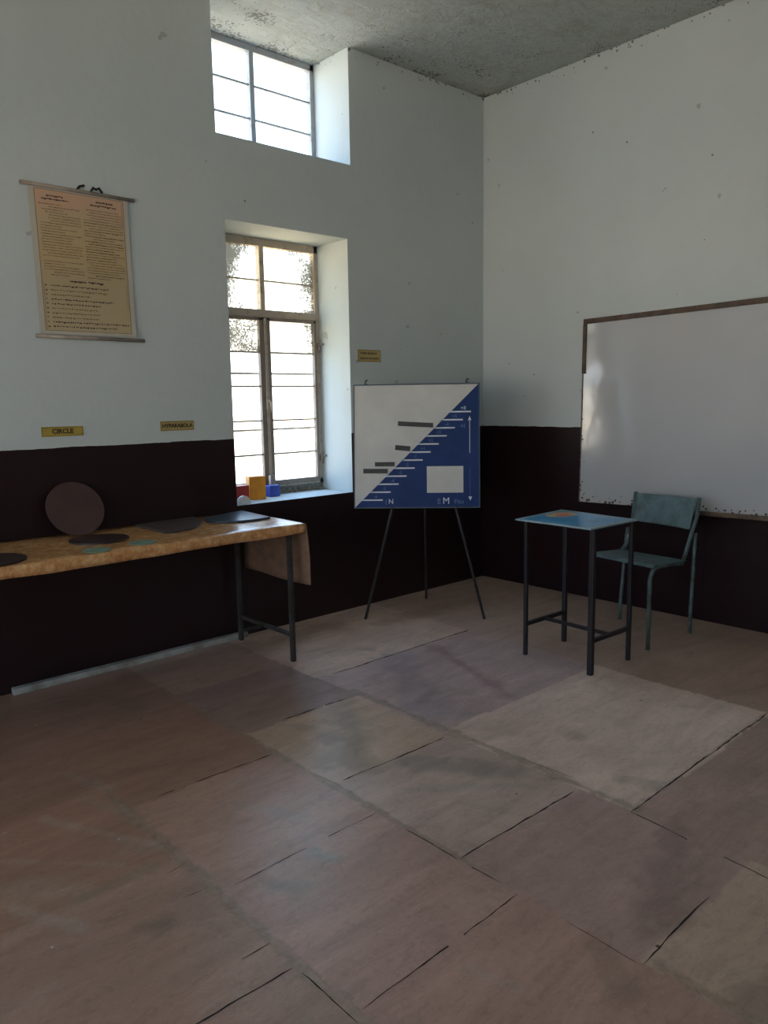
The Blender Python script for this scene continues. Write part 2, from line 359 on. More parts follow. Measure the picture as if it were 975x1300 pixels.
stain((-3.83, -1.31), (-3.733, -1.543), 0.03, (0.40, 0.28, 0.21), 0.6, 9)
stain((-4.16, -1.53), (-3.884, -1.823), 0.014, (0.46, 0.32, 0.24), 0.7, 11)
stain((-4.20, -1.70), (-4.03, -1.87), 0.07, (0.44, 0.31, 0.235), 0.75, 13)
stain((-4.05, -1.91), (-3.80, -1.90), 0.02, (0.30, 0.22, 0.16), 0.7, 14)
stain((-3.40, -2.20), (-3.37, -2.27), 0.035, (0.36, 0.34, 0.31), 0.8, 15)
stain((-3.60, -2.24), (-3.50, -2.33), 0.025, (0.34, 0.30, 0.26), 0.6, 17)
stain((-3.97, -2.15), (-3.92, -2.18), 0.035, (0.16, 0.11, 0.09), 0.7, 19)
stain((-1.61, -1.0), (-1.9, -1.8), 0.05, (0.30, 0.16, 0.17), 0.6, 21)
stain((-1.95, -1.0), (-2.3, -1.7), 0.12, (0.30, 0.26, 0.29), 0.5, 23)
stain((-2.9, -2.1), (-2.55, -2.4), 0.025, (0.45, 0.38, 0.34), 0.6, 25)
stain((-2.75, -1.95), (-2.5, -2.3), 0.06, (0.27, 0.25, 0.22), 0.6, 27)
stain((-2.6, -1.35), (-2.9, -1.8), 0.10, (0.30, 0.21, 0.13), 0.6, 29)
stain((-2.46, -2.95), (-2.9, -3.1), 0.08, (0.20, 0.11, 0.12), 0.5, 31)
rs_ = np.random.RandomState(12)
for k_ in range(14):                                # pale diagonal veins in the stone
    a_ = (rs_.uniform(-4.3, -1.4), rs_.uniform(-3.4, -1.0)); L_ = rs_.uniform(0.15, 0.4); t_ = math.radians(rs_.uniform(-75, -45))
    q_ = (a_[0]+L_*math.cos(t_)*0.6, a_[1]+L_*math.sin(t_)); b0 = rs_.uniform(0.8, 1.25)
    stain(a_, q_, rs_.uniform(0.012, 0.035), (0.44*b0, 0.345*b0, 0.29*b0), 0.45, 50+k_)
for k_ in range(10):                                # worn darker scuffs
    a_ = (rs_.uniform(-4.3, -0.8), rs_.uniform(-3.4, -0.5)); stain(a_, (a_[0]+rs_.uniform(-.15, .15), a_[1]+rs_.uniform(-.15, .15)), rs_.uniform(0.03, 0.07), (0.24, 0.165, 0.125), 0.4, 80+k_)
stain((-3.0, -3.45), (-2.6, -3.6), 0.07, (0.25, 0.20, 0.15), 0.6, 33)
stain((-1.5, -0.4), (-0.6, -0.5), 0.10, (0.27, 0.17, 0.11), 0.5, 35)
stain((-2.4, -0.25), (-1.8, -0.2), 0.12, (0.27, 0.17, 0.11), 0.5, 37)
# mortar smears: (line, half width, strength)
mort = np.zeros(GX.shape)
def smear(p, q, wd, amt):
    (ax, ay), (bx, by) = p, q; dx, dy = bx-ax, by-ay
    t = np.clip(((GX-ax)*dx+(GY-ay)*dy)/(dx*dx+dy*dy), 0, 1); dd = np.hypot(GX-ax-t*dx, GY-ay-t*dy)
    wv = wd*(1+vnoise(6, 41)*1.3)
    mort[:] = np.maximum(mort, np.clip(1-dd/wv, 0, 1)*amt)
smear((xC-0.0, -0.9), (xC, -2.6), 0.055, 0.9); smear((xC, -2.6), (xC, -3.2), 0.03, 0.6); smear((xC+0.02, -3.2), (xC, -4.6), 0.07, 0.9)
smear((xB, -1.3), (xB, -3.3), 0.06, 0.95); smear((xB-0.03, -2.55), (xB+0.02, -2.75), 0.10, 0.8)
smear((xD+0.03, -1.2), (xD+0.02, -2.77), 0.075, 0.9); smear((xD, -2.8), (xD-0.05, -3.4), 0.09, 0.6)
smear((-2.4, -1.84), (-1.3, -1.86), 0.03, 0.6); smear((-2.4, -2.76), (-1.2, -2.75), 0.04, 0.75); smear((xE, -1.85), (xE, -2.8), 0.03, 0.5)
smear((-2.95, -1.25), (-2.5, -1.26), 0.025, 0.6); smear((-4.3, -1.91), (-3.75, -1.9), 0.03, 0.5)
smear((-3.95, -2.57), (-3.74, -2.57), 0.03, 0.5)
verts = np.stack([GX, GY, np.zeros_like(GX)], -1).reshape(-1, 3)
idx = np.arange((nx+1)*(ny+1)).reshape(nx+1, ny+1)
quads = np.stack([idx[:-1, :-1], idx[1:, :-1], idx[1:, 1:], idx[:-1, 1:]], -1).reshape(-1, 4)
nvg, nfg = len(verts), len(quads)
# dark open joints: thin broken ribbons with their own geometry, in the same floor object
cv, cf = [], []
def crack(p, q, wd=0.0045, gaps=()):
    L = math.hypot(q[0]-p[0], q[1]-p[1]); n_ = max(2, int(L/0.03)); nxn, nyn = -(q[1]-p[1])/L, (q[0]-p[0])/L
    dr = 0.0; prev = None
    for i in range(n_+1):
        t = i/n_; dr = dr*0.85 + random.uniform(-0.0022, 0.0022)
        if any(g[0] < t < g[1] for g in gaps): prev = None; continue
        h = 0.7*wd/2*random.uniform(0.45, 1.3)*(0.3 if i in (0, n_) else 1)
        x, y = p[0]+(q[0]-p[0])*t+nxn*dr, p[1]+(q[1]-p[1])*t+nyn*dr
        k = nvg+len(cv); cv.extend([(x+nxn*h, y+nyn*h, 0.0008), (x-nxn*h, y-nyn*h, 0.0008)])
        if prev is not None: cf.append((prev, prev+1, k+1, k))
        prev = k
crack((-2.33, -0.94), (-1.22, -0.93), 0.014); crack((-2.50, -1.26), (-2.86, -1.25), 0.012, [(0.35, 0.5)])
crack((-2.47, -1.90), (-3.03, -1.89), 0.010); crack((-3.10, -1.51), (-3.60, -1.50), 0.009, [(0.72, 0.85)])
crack((-3.09, -2.15), (-3.68, -2.16), 0.0045, [(0.4, 0.52)]); crack((-2.46, -2.55), (-3.08, -2.54), 0.009)
crack((-2.44, -2.77), (-1.22, -2.755), 0.009); crack((-3.09, -2.78), (-3.71, -2.80), 0.006, [(0.4, 0.46)])
crack((-3.09, -3.18), (-2.70, -3.17), 0.007); crack((-3.75, -2.57), (-4.25, -2.56), 0.006)
crack((-3.74, -2.45), (-3.83, -2.45), 0.006); crack((-3.74, -1.96), (-3.80, -1.965), 0.006); crack((-3.76, -2.12), (-3.82, -2.11), 0.004)
crack((-2.44, -2.77), (-2.49, -3.30), 0.006, [(0.45, 0.6)]); crack((-3.09, -2.30), (-3.085, -2.72), 0.006, [(0.6, 0.7)])
crack((-3.09, -2.95), (-3.09, -3.18), 0.003); crack((-3.745, -2.60), (-3.74, -2.82), 0.005)
crack((-2.40, -1.95), (-2.38, -2.5), 0.003, [(0.3, 0.5)]); crack((xE, -1.95), (xE, -2.74), 0.0025, [(0.3, 0.6)])
crack((-0.6, -2.55), (-0.35, -2.56), 0.006)
V = np.concatenate([verts, np.array(cv)]); me = bpy.data.meshes.new('floor')
me.vertices.add(len(V)); me.vertices.foreach_set('co', V.ravel())
allf = np.concatenate([quads, np.array(cf)]); me.loops.add(allf.size); me.loops.foreach_set('vertex_index', allf.ravel().astype(np.int32))
me.polygons.add(len(allf)); me.polygons.foreach_set('loop_start', np.arange(0, allf.size, 4, dtype=np.int32)); me.polygons.foreach_set('loop_total', np.full(len(allf), 4, np.int32))
mi = np.zeros(len(allf), np.int32); mi[nfg:] = 1; me.update(calc_edges=True); me.polygons.foreach_set('material_index', mi)
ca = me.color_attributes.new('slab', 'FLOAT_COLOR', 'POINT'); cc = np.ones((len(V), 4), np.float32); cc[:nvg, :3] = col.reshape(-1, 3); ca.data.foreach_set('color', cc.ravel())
ma = me.attributes.new('mortar', 'FLOAT', 'POINT'); mm = np.zeros(len(V), np.float32); mm[:nvg] = mort.ravel(); ma.data.foreach_set('value', mm)
mj, n_, l_, b_ = new_mat('open_joint'); b_.inputs['Base Color'].default_value = (0.018, 0.013, 0.011, 1); b_.inputs['Roughness'].default_value = 1
me.materials.append(floor_mat()); me.materials.append(mj); me.validate()
fo = bpy.data.objects.new('floor', me); C.objects.link(fo); struct(fo)

# ground outside, so that nothing stands in the void
struct(MB().box((-30, -30, -0.5), (30, 30, -0.32)).build('ground', worn('dry_earth', (0.50, 0.40, 0.285), (0.40, 0.31, 0.215), 1.0, 0.95)))
struct(MB().box((RX-0.3, RY-0.3, -0.32), (0.3, TH, -0.004)).build('floor_slab', worn('plinth', (0.3, 0.27, 0.24), (0.2, 0.18, 0.16), 3, 0.95)))

# ------------------------------------------------------------------ windows
def window_paint(name, base, rust_amt):
    m, n, l, b = new_mat(name); P = geopos(n); s = n.new('ShaderNodeSeparateXYZ'); l.new(P, s.inputs[0])
    f1 = noise(n, l, 16, 6, 0.7, P)
    c = mix(n, l, ramp(n, l, f1, [(0.56-rust_amt*0.06, (0, 0, 0)), (0.72, (0.7, 0.7, 0.7))]), base, (0.20, 0.12, 0.07))
    l.new(c, b.inputs['Base Color']); b.inputs['Roughness'].default_value = 0.6
    bump(n, l, b, f1, 0.3, 0.003); return m
M_fr_low = window_paint('cream_window_paint', (0.50, 0.43, 0.35), 0.6)
M_fr_up = window_paint('grey_window_paint', (0.36, 0.38, 0.40), 0.2)
def glass_mat(name, tint, dirt, dirt_amt, scale, sided=False):
    m, n, l, b = new_mat(name); n.remove(b); P = geopos(n); out = n.get('Material Output')
    tr = n.new('ShaderNodeBsdfTransparent'); tr.inputs[0].default_value = rgb(tint)
    gl = n.new('ShaderNodeBsdfGlossy'); gl.inputs['Roughness'].default_value = 0.05
    df = n.new('ShaderNodeBsdfTranslucent'); df.inputs[0].default_value = rgb(dirt)
    dd = n.new('ShaderNodeBsdfDiffuse'); dd.inputs[0].default_value = rgb(dirt)
    m1 = n.new('ShaderNodeMixShader'); m1.inputs[0].default_value = 0.04; l.new(tr.outputs[0], m1.inputs[1]); l.new(gl.outputs[0], m1.inputs[2])
    md = n.new('ShaderNodeMixShader'); md.inputs[0].default_value = 0.5; l.new(df.outputs[0], md.inputs[1]); l.new(dd.outputs[0], md.inputs[2])
    big = noise(n, l, 3.0, 4, 0.6, P); fn = noise(n, l, scale, 3, 0.65, P)
    k = math_(n, l, 'ADD', fn, math_(n, l, 'MULTIPLY', math_(n, l, 'SUBTRACT', big, 0.5), 0.9))
    if sided:        # grime gathered towards the two outer jambs
        s_ = n.new('ShaderNodeSeparateXYZ'); l.new(P, s_.inputs[0])
        side = math_(n, l, 'ABSOLUTE', math_(n, l, 'ADD', s_.outputs[0], 1.74))
        k = math_(n, l, 'ADD', k, math_(n, l, 'MULTIPLY', math_(n, l, 'SUBTRACT', side, 0.22), 0.9))
    fac = ramp(n, l, k, [(0.60-dirt_amt*0.12, (0, 0, 0)), (0.66-dirt_amt*0.10, (dirt_amt,)*3)])
    m2 = n.new('ShaderNodeMixShader'); l.new(fac, m2.inputs[0]); l.new(m1.outputs[0], m2.inputs[1]); l.new(md.outputs[0], m2.inputs[2])
    l.new(m2.outputs[0], out.inputs[0]); return m
M_glass = glass_mat('clear_glass', (0.95, 0.97, 0.98), (0.5, 0.5, 0.48), 0.0, 20)
M_dirty = glass_mat('figured_dirty_glass', (0.96, 0.92, 0.82), (0.16, 0.15, 0.125), 0.82, 95, True)

M_sash = window_paint('worn_sash_paint', (0.27, 0.225, 0.19), 0.9)
def hole_window(name, W, y, lower):
    x0, x1, z0, z1 = W; y1 = y+0.045
    win = bpy.data.objects.new(name, None); C.objects.link(win); struct(win); win.location = ((x0+x1)/2, y, z0); win.empty_display_size = 0.1
    O = (win.location.x, win.location.y, win.location.z)
    def B(mb, a, b, bev=0.003): return mb.box(local(a, O), local(b, O), bev)
    fm = M_fr_low if lower else M_fr_up
    fr = MB()
    if lower:
        zt, zb, xm = 2.030, 0.868, x0+ (x1-x0)*0.5
        B(fr, (x0, y, zb), (x0+0.035, y1, z1)); B(fr, (x1-0.033, y, zb), (x1, y1, z1))
        B(fr, (x0, y, z1-0.05), (x1, y1, z1)); B(fr, (x0, y, zb), (x1, y1, zb+0.036))
        fr.build('frame', fm, win)
        B(MB(), (x0+0.03, y-0.004, 2.004), (x1-0.03, y1, 2.054)).build('transom', fm, win)
        B(MB(), (xm-0.018, y-0.004, 2.054), (xm+0.018, y1, z1-0.045)).build('mullion', fm, win)
        for a, b in ((x0+0.035, xm-0.018), (xm+0.018, x1-0.033)):
            B(MB(), (a, y+0.012, 2.238), (b, y+0.03, 2.248), 0.001).build('glazing_bar', fm, win)
            for za, zb_ in ((2.054, 2.238), (2.248, z1-0.05)):
                B(MB(), (a, y+0.018, za), (b, y+0.022, zb_), 0).build('pane', M_dirty, win)
        for sgn, a, b in ((-1, x0+0.035, xm-0.001), (1, xm+0.001, x1-0.035)):
            s = MB(); zz = 0.904; st = 0.042
            B(s, (a, y-0.012, zz), (a+(0.03 if sgn < 0 else st), y+0.02, 2.004)); B(s, (b-(st if sgn < 0 else 0.022), y-0.012, zz), (b, y+0.02, 2.004))
            B(s, (a, y-0.012, 1.982), (b, y+0.02, 2.004)); B(s, (a, y-0.012, zz-0.02), (b, y+0.02, zz+0.012))
            so = s.build('sash', M_sash, win)
            ia, ib = a+(0.03 if sgn < 0 else st), b-(st if sgn < 0 else 0.022); zs = [zz+0.012, 1.098, 1.325, 1.553, 1.776, 1.982]
            for k in range(5):
                if k < 4: B(MB(), (ia, y-0.004, zs[k+1]-0.006), (ib, y+0.012, zs[k+1]+0.006), 0.001).build('glazing_bar', fm, so)
                B(MB(), (ia, y+0.002, zs[k]), (ib, y+0.006, zs[k+1]), 0).build('pane', M_dirty if k >= 3 and False else (M_dirty if k == 4 else M_glass), so)
        for zz in (1.64, 1.262):
            MB().tube([local((x0, y1+0.03, zz), O), local((x1, y1+0.03, zz), O)], 0.008, 8).build('grille_bar', fm, win)
        for zz in (1.83, 1.05):                        # hinge lugs beside the right-hand casement
            h = MB(); B(h, (x1-0.030, y-0.022, zz-0.022), (x1-0.008, y, zz+0.022)); h.tube([local((x1-0.018, y-0.022, zz-0.045), O), local((x1-0.018, y-0.022, zz+0.045), O)], 0.006, 8)
            h.tube([local((x1-0.018, y-0.03, zz+0.01), O), local((x1-0.008, y-0.055, zz+0.015), O)], 0.006, 8)
            h.build('hinge', M_sash, win)
        B(MB(), (xm-0.008, y-0.022, 0.912), (xm+0.010, y-0.010, 1.998), 0.002).build('cover_strip', fm, win)
        h = MB(); B(h, (xm-0.012, y-0.028, 1.40), (xm+0.012, y-0.012, 1.52)); h.tube([local((xm, y-0.025, 1.46), O), local((xm, y-0.055, 1.45), O), local((xm, y-0.06, 1.38), O)], 0.006, 8)
        h.build('latch', fm, win)
        # rough mortar bed under the frame
        rs = random.Random(3)
        mb = MB(); mb.box(local((x0+0.003, y, z0), O), local((x1-0.003, y+0.06, z0+0.048), O)); mb.grid(lambda a_, b_: local((x0+(x1-x0)*a_, y-0.028+0.05*b_+rs.uniform(-.008, .008), z0-0.002+0.046*b_+rs.uniform(-.006, .008)), O), 46, 4, False)
        mb.build('mortar_bed', worn('grey_mortar', (0.22, 0.22, 0.19), (0.10, 0.10, 0.085), 40, 0.95), win)
    else:
        xm = (x0+x1)/2
        B(fr, (x0, y, z0), (x0+0.033, y1, z1)); B(fr, (x1-0.033, y, z0), (x1, y1, z1)); B(fr, (x0, y, z1-0.042), (x1, y1, z1)); B(fr, (x0, y, z0), (x1, y1, z0+0.036))
        fr.build('frame', fm, win)
        B(MB(), (xm-0.017, y-0.004, z0+0.03), (xm+0.017, y1-0.01, z1-0.04)).build('mullion', fm, win)
        for a, b in ((x0+0.033, xm-0.017), (xm+0.017, x1-0.033)):
            zs = [z0+0.036, 3.25, 3.455, z1-0.042]
            for k in range(3):
                if k < 2: B(MB(), (a, y+0.008, zs[k+1]-0.006), (b, y+0.026, zs[k+1]+0.006), 0.001).build('glazing_bar', fm, win)
                B(MB(), (a, y+0.015, zs[k]), (b, y+0.019, zs[k+1]), 0).build('pane', M_glass, win)
    return win
hole_window('window_1', LOW, 0.33, True)
hole_window('window_2', UPP, 0.365, False)
hole_window('window_3', LOW2, 0.33, True)
hole_window('window_4', UPP2, 0.365, False)

# ------------------------------------------------------------------ long table with cloth
M_steel = worn('worn_grey_steel', (0.045, 0.046, 0.045), (0.03, 0.022, 0.018), 18, 0.5, 0.4)
M_wood = worn('table_ply', (0.22, 0.14, 0.08), (0.14, 0.09, 0.05), 8, 0.7)
TL, TR, TF, TB, TZ = -4.32, -2.31, -0.645, -0.03, 0.778
tb = thing('long_table', 'long table with grey steel legs standing under the orange cloth against the dark wall', 'table', ((TL+TR)/2, (TF+TB)/2, 0))
O = tuple(tb.location)
MB().box(local((TL, TF, TZ-0.022), O), local((TR, TB, TZ), O), 0.003).build('tabletop', M_wood, tb)
for x in (-2.356, TL+0.05):
    for y in (-0.622, -0.075):
        MB().box(local((x-0.0125, y-0.0125, 0.0), O), local((x+0.0125, y+0.0125, TZ-0.024), O), 0.002).build('leg', M_steel, tb)
    MB().box(local((x-0.01, -0.61, 0.142), O), local((x+0.01, -0.087, 0.164), O), 0.002).build('stretcher', M_steel, tb)
MB().box(local((-2.50, -0.345, 0.142), O), local((-2.35, -0.329, 0.158), O), 0.002).build('bar_stub', worn('dark_bar', (0.03, 0.028, 0.026), (0.02, 0.016, 0.014), 18, 0.6), tb)

def cloth_mat():
    m, n, l, b = new_mat('orange_printed_cloth'); v = geopos(n)
    g1 = noise(n, l, 26, 4, 0.7, v); g2 = noise(n, l, 70, 3, 0.6, v)
    c = ramp(n, l, g1, [(0.30, (0.42, 0.17, 0.055)), (0.5, (0.55, 0.27, 0.10)), (0.68, (0.68, 0.43, 0.22))])
    c = mix(n, l, ramp(n, l, g2, [(0.5, (0, 0, 0)), (0.75, (0.55, 0.55, 0.55))]), c, (0.66, 0.46, 0.28))
    l.new(c, b.inputs['Base Color']); b.inputs['Roughness'].default_value = 0.27
    bump(n, l, b, noise(n, l, 12, 3, 0.5, v), 0.12, 0.006); return m
M_cloth = cloth_mat()
CT = 0.785
def cloth():
    # one sheet: wraps from the back edge over the top, short drop at the front, long drop at the right end
    mb = MB(); bm = mb.bm
    yF, yB, xR, xL = -0.668, -0.012, -2.272, -4.36
    rs = random.Random(5)
    # top + front drop
    prof = [(yB, CT)] + [(yB+(yF+0.012-yB)*k/10, CT) for k in range(1, 11)] + [(yF+0.004, CT-0.003), (yF, CT-0.012), (yF-0.002, CT-0.03), (yF-0.001, CT-0.055)]
    nxx = 90
    def px(t): return xL+(xR-0.010-xL)*t
    rows = []
    for i in range(nxx+1):
        x = px(i/nxx); row = []
        end = max(0, (x-(xR-0.35))/0.35)      # the sheet swings out and thins at the right-hand end
        for j, (y, z) in enumerate(prof):
            dy = 0.004*math.sin(x*9)+0.003*math.sin(x*23+1) if j > 10 else 0
            dz = 0.0015*math.sin(x*17+y*9) if 0 < j < 11 else 0
            if j > 11: dz += 0.012*end**2*(j-11)/3 + 0.004*math.sin(x*6)*(j > 13)
            row.append(bm.verts.new((x, y+dy, z+max(dz, -0.0008))))
        rows.append(row)
    for i in range(nxx):
        for j in range(len(prof)-1): bm.faces.new((rows[i][j], rows[i][j+1], rows[i+1][j+1], rows[i+1][j])).smooth = True
    # right end flap
    ny_ = 24; drop = [0.0, 0.004, 0.012, 0.03, 0.08, 0.14, 0.20, 0.26, 0.31, 0.352]
    last = rows[-1][:12]
    prev = last
    for d in drop[1:]:
        cur = []
        for k, vtx in enumerate(last):
            y = vtx.co.y; t = k/(len(last)-1)
            xo = xR + 0.010*math.sin(t*7+0.5)*min(1, d*5) + (0.0 if d > 0.01 else -0.004)
            cur.append(bm.verts.new((xo, y-0.012*t*min(1, d*6), CT-d)))
        for k in range(len(last)-1): bm.faces.new((prev[k], prev[k+1], cur[k+1], cur[k])).smooth = True
        prev = cur
    bmesh.ops.recalc_face_normals(bm, faces=bm.faces)
    o = mb.build('tablecloth', M_cloth, None, False)
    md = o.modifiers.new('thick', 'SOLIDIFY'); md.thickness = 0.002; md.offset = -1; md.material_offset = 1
    o.data.materials.append(worn('shaded_cloth_reverse', (0.23, 0.135, 0.085), (0.17, 0.10, 0.065), 20, 0.8))  # duller reverse; the flap's backlit shade is put into its colour
    return tag(o, 'orange printed cloth spread over the long table, hanging down its right end', 'tablecloth')
cloth()

# things on the cloth
ZT = CT+0.0016
M_brown = worn('dark_brown_board', (0.045, 0.024, 0.022), (0.03, 0.016, 0.015), 9, 0.45)
M_brown_f = worn('brown_board_face', (0.070, 0.036, 0.032), (0.052, 0.027, 0.024), 5, 0.5)
M_brown2 = worn('greyed_brown_board', (0.10, 0.075, 0.07), (0.06, 0.045, 0.042), 12, 0.42)
M_blackb = worn('dark_blue_board', (0.055, 0.075, 0.105), (0.03, 0.045, 0.07), 12, 0.30)
M_green = worn('pale_green_disc', (0.20, 0.30, 0.22), (0.12, 0.20, 0.15), 14, 0.5)
def flat_disc(name, cx, cy, R, t, mat, label, group=None):
    o = MB().prism(disc_poly(R), 0, t, 0.001).build(name, mat); o.location = (cx, cy, ZT)
    return tag(o, label, 'disc', group)
flat_disc('wooden_disc', -3.295, -0.335, 0.142, 0.008, M_brown, 'dark brown disc lying flat on orange cloth in front of the upright disc')
flat_disc('wooden_disc', -3.845, -0.50, 0.150, 0.008, M_brown, 'dark brown disc lying flat at the left edge of the photo, on orange cloth')
flat_disc('green_disc', -3.415, -0.603, 0.062, 0.004, M_green, 'small pale green disc, the left one of two near the front cloth edge')
flat_disc('green_disc', -3.178, -0.575, 0.064, 0.004, M_green, 'small pale green disc, the right one of two near the front cloth edge')
# upright disc leaning on the wall
th = math.atan2(0.125, 0.262)
o = MB().prism(disc_poly(0.147), -0.004, 0.004, 0.001).build('upright_disc', M_brown_f)
Rm = 0.147; lean = math.radians(64)
o.location = (-3.308, -0.148+Rm*math.cos(lean)+0.0, ZT+Rm*math.sin(lean)+0.003); o.rotation_euler = (lean, 0, 0)
tag(o, 'brown disc standing upright, leaning back on the dark wall behind the table', 'disc')
def outline(name, pts, t, mat, label, cat):
    cx = sum(p[0] for p in pts)/len(pts); cy = sum(p[1] for p in pts)/len(pts)
    o = MB().prism([(a-cx, b-cy) for a, b in pts], 0, t, 0.0012).build(name, mat); o.location = (cx, cy, ZT)
    return tag(o, label, cat)
outline('parabola_board', [(-2.985, -0.06), (-2.986, -0.418), (-2.94, -0.432), (-2.89, -0.425), (-2.83, -0.407), (-2.779, -0.375), (-2.725, -0.32), (-2.68, -0.26), (-2.645, -0.19), (-2.622, -0.12), (-2.615, -0.035), (-2.8, -0.045)],
        0.010, M_brown2, 'greyish brown board with one curved side lying flat in the middle of the cloth', 'board')
outline('curved_board', [(-2.60, -0.13), (-2.628, -0.19), (-2.637, -0.25), (-2.622, -0.31), (-2.58, -0.355), (-2.52, -0.385), (-2.45, -0.40), (-2.38, -0.402), (-2.323, -0.395), (-2.288, -0.035), (-2.40, -0.06)],
        0.011, M_blackb, 'shiny bluish dark board lying flat at the right end of the table below the sill', 'board')

# white strip along the foot of the wall
o = MB().box((-0.69, -0.022, 0), (0.69, 0.022, 0.034), 0.004).build('white_strip', worn('chipped_white_paint', (0.40, 0.39, 0.36), (0.20, 0.18, 0.15), 7, 0.6, 0.5))
o.location = (-2.98, -0.028, 0.0); tag(o, 'long off-white strip on the floor along the dark wall under the table', 'plank')

# ------------------------------------------------------------------ blocks on the sill
def blockthing(name, x0, x1, y0, y1, h, mat, label, rot=0, z=0.822):
    o = MB().box((-(x1-x0)/2, -(y1-y0)/2, 0), ((x1-x0)/2, (y1-y0)/2, h), 0.003).build(name, mat)
    o.location = ((x0+x1)/2, (y0+y1)/2, z+0.0005); o.rotation_euler = (0, 0, rot); return tag(o, label, 'block')
blockthing('red_block', -2.245, -2.135, 0.115, 0.19, 0.105, worn('red_paint', (0.55, 0.045, 0.035), (0.38, 0.03, 0.03), 10, 0.5), 'red block at the left end of the window sill')
blockthing('orange_block', -2.085, -1.975, 0.16, 0.25, 0.150, worn('orange_paint', (0.78, 0.32, 0.02), (0.62, 0.24, 0.02), 10, 0.5), 'tall orange block on the window sill between the red and blue ones', math.radians(-14))
blockthing('blue_block', -1.918, -1.838, 0.205, 0.265, 0.075, worn('blue_paint', (0.05, 0.09, 0.48), (0.03, 0.06, 0.33), 10, 0.5), 'small blue block on the window sill right of the orange one')
blockthing('beige_block', -1.865, -1.825, 0.271, 0.297, 0.135, worn('beige_paint', (0.42, 0.36, 0.32), (0.34, 0.28, 0.24), 10, 0.6), 'narrow beige block on the window sill behind the small blue one')
# white half-round
hp = [(0.048*math.cos(math.pi*i/20), 0.052*math.sin(math.pi*i/20)) for i in range(21)]
o = MB().prism(hp, -0.012, 0.012, 0.002, Matrix.Rotation(math.pi/2, 4, 'X')).build('half_round_piece', worn('white_paint', (0.75, 0.77, 0.8), (0.6, 0.62, 0.65), 10, 0.5))
o.location = (-2.225, 0.045, 0.8225); tag(o, 'small white half-round piece on the sill corner in front of the red block', 'block')

# ------------------------------------------------------------------ easel + number board
M_easel = worn('easel_iron', (0.035, 0.04, 0.045), (0.02, 0.02, 0.022), 14, 0.45)
Lf, Rf, Bf = Vector((-1.518, -0.274, 0)), Vector((-0.963, -0.839, 0)), Vector((-0.854, -0.188, 0))
A = Vector((-1.095, -0.418, 1.50))
mid = (Lf+Rf)/2
ea = thing('easel', 'dark three-legged iron easel holding the blue and white board near the corner', 'easel', (-1.1, -0.45, 0))
O = tuple(ea.location); nrm = (Rf-Lf).cross(A-Lf).normalized(); nrm = nrm if nrm.x < 0 else -nrm
tA = (Lf-A).normalized(); 
for a in (Lf, Rf):
    side = (a-mid).normalized()*0.018
    MB().tube([local(a, O), local(A+side, O)], 0.0095, 10).build('leg', M_easel, ea)
MB().tube([local(Bf, O), local(A-nrm*0.02, O)], 0.0085, 10).build('leg', M_easel, ea)
h = MB(); h.box((-0.035, -0.014, -0.03), (0.035, 0.014, 0.03), 0.003, Matrix.Translation(local(A-nrm*0.012, O)) @ Matrix.Rotation(math.atan2(-0.715, 0.70), 4, 'Z')); h.build('hinge_bracket', M_easel, ea)
# pegs that carry the board
for a in (Lf, Rf):
    d = (A-a); k = (0.728)/A.z; p = a+d*k + (a-mid).normalized()*0.018*k
    MB().tube([local(p-nrm*0.004, O), local(p+nrm*0.052, O), local(p+nrm*0.052+Vector((0, 0, 0.014)), O)], 0.005, 8).build('support_peg', M_easel, ea)
# board frame of reference: X along bottom edge, Y up the board, Z toward the viewer
BL, BR, TLc, TRc = Vector((-1.518, -0.178, 0.736)), Vector((-0.935, -0.778, 0.736)), Vector((-1.438, -0.110, 1.555)), Vector((-0.856, -0.703, 1.552))
ux = ((BR-BL)+(TRc-TLc)).normalized(); uy = ((TLc-BL)+(TRc-BR)); uy = (uy-ux*uy.dot(ux)).normalized(); uz = ux.cross(uy)
cen = (BL+BR+TLc+TRc)/4; BW, BH = 0.833, 0.822
bd = thing('number_board', 'square blue and white stair board with level lines and arrows, standing on the easel', 'board')
bd.matrix_world = Matrix(((ux.x, uy.x, uz.x, cen.x), (ux.y, uy.y, uz.y, cen.y), (ux.z, uy.z, uz.z, cen.z), (0, 0, 0, 1)))
M_bwhite = worn('board_white', (0.58, 0.58, 0.56), (0.52, 0.52, 0.50), 4, 0.35)
M_bblue = worn('board_blue', (0.012, 0.042, 0.165), (0.009, 0.033, 0.13), 4, 0.55, spec=0.25)
M_bline = worn('board_line_white', (0.72, 0.76, 0.82), (0.6, 0.64, 0.7), 12, 0.5)
M_bfaint = worn('board_faint_marks', (0.10, 0.16, 0.34), (0.05, 0.10, 0.26), 30, 0.5)
M_bframe = worn('board_frame', (0.05, 0.085, 0.12), (0.03, 0.05, 0.07), 14, 0.4)
def uv(px, py): return ((px-50)/862*BW-BW/2, (925-py)/865*BH-BH/2)
MB().box((-BW/2+0.004, -BH/2+0.004, -0.012), (BW/2-0.004, BH/2-0.004, 0), 0.001).build('panel', M_bwhite, bd)
def flat(polys, z0, z1, name, mat, par):
    mb = MB()
    for p_ in polys: mb.prism(p_, z0, z1)
    return mb.build(name, mat, par)
def rect(a, b): (x0, y0), (x1, y1) = a, b; return [(x0, y0), (x1, y0), (x1, y1), (x0, y1)]
# blue painted part with the stepped edge
ys = [258+55.3*k for k in range(12)]; xl = [695-54.2*k for k in range(12)]
pts = [uv(905, 66), uv(905, 918), uv(57, 918)]
flat([pts], 0, 0.0008, 'blue_field', M_bblue, bd)
lines = [rect(uv(xl[k]+2, ys[k]+5), uv(852-55.0*k, ys[k]-5)) for k in range(12)]
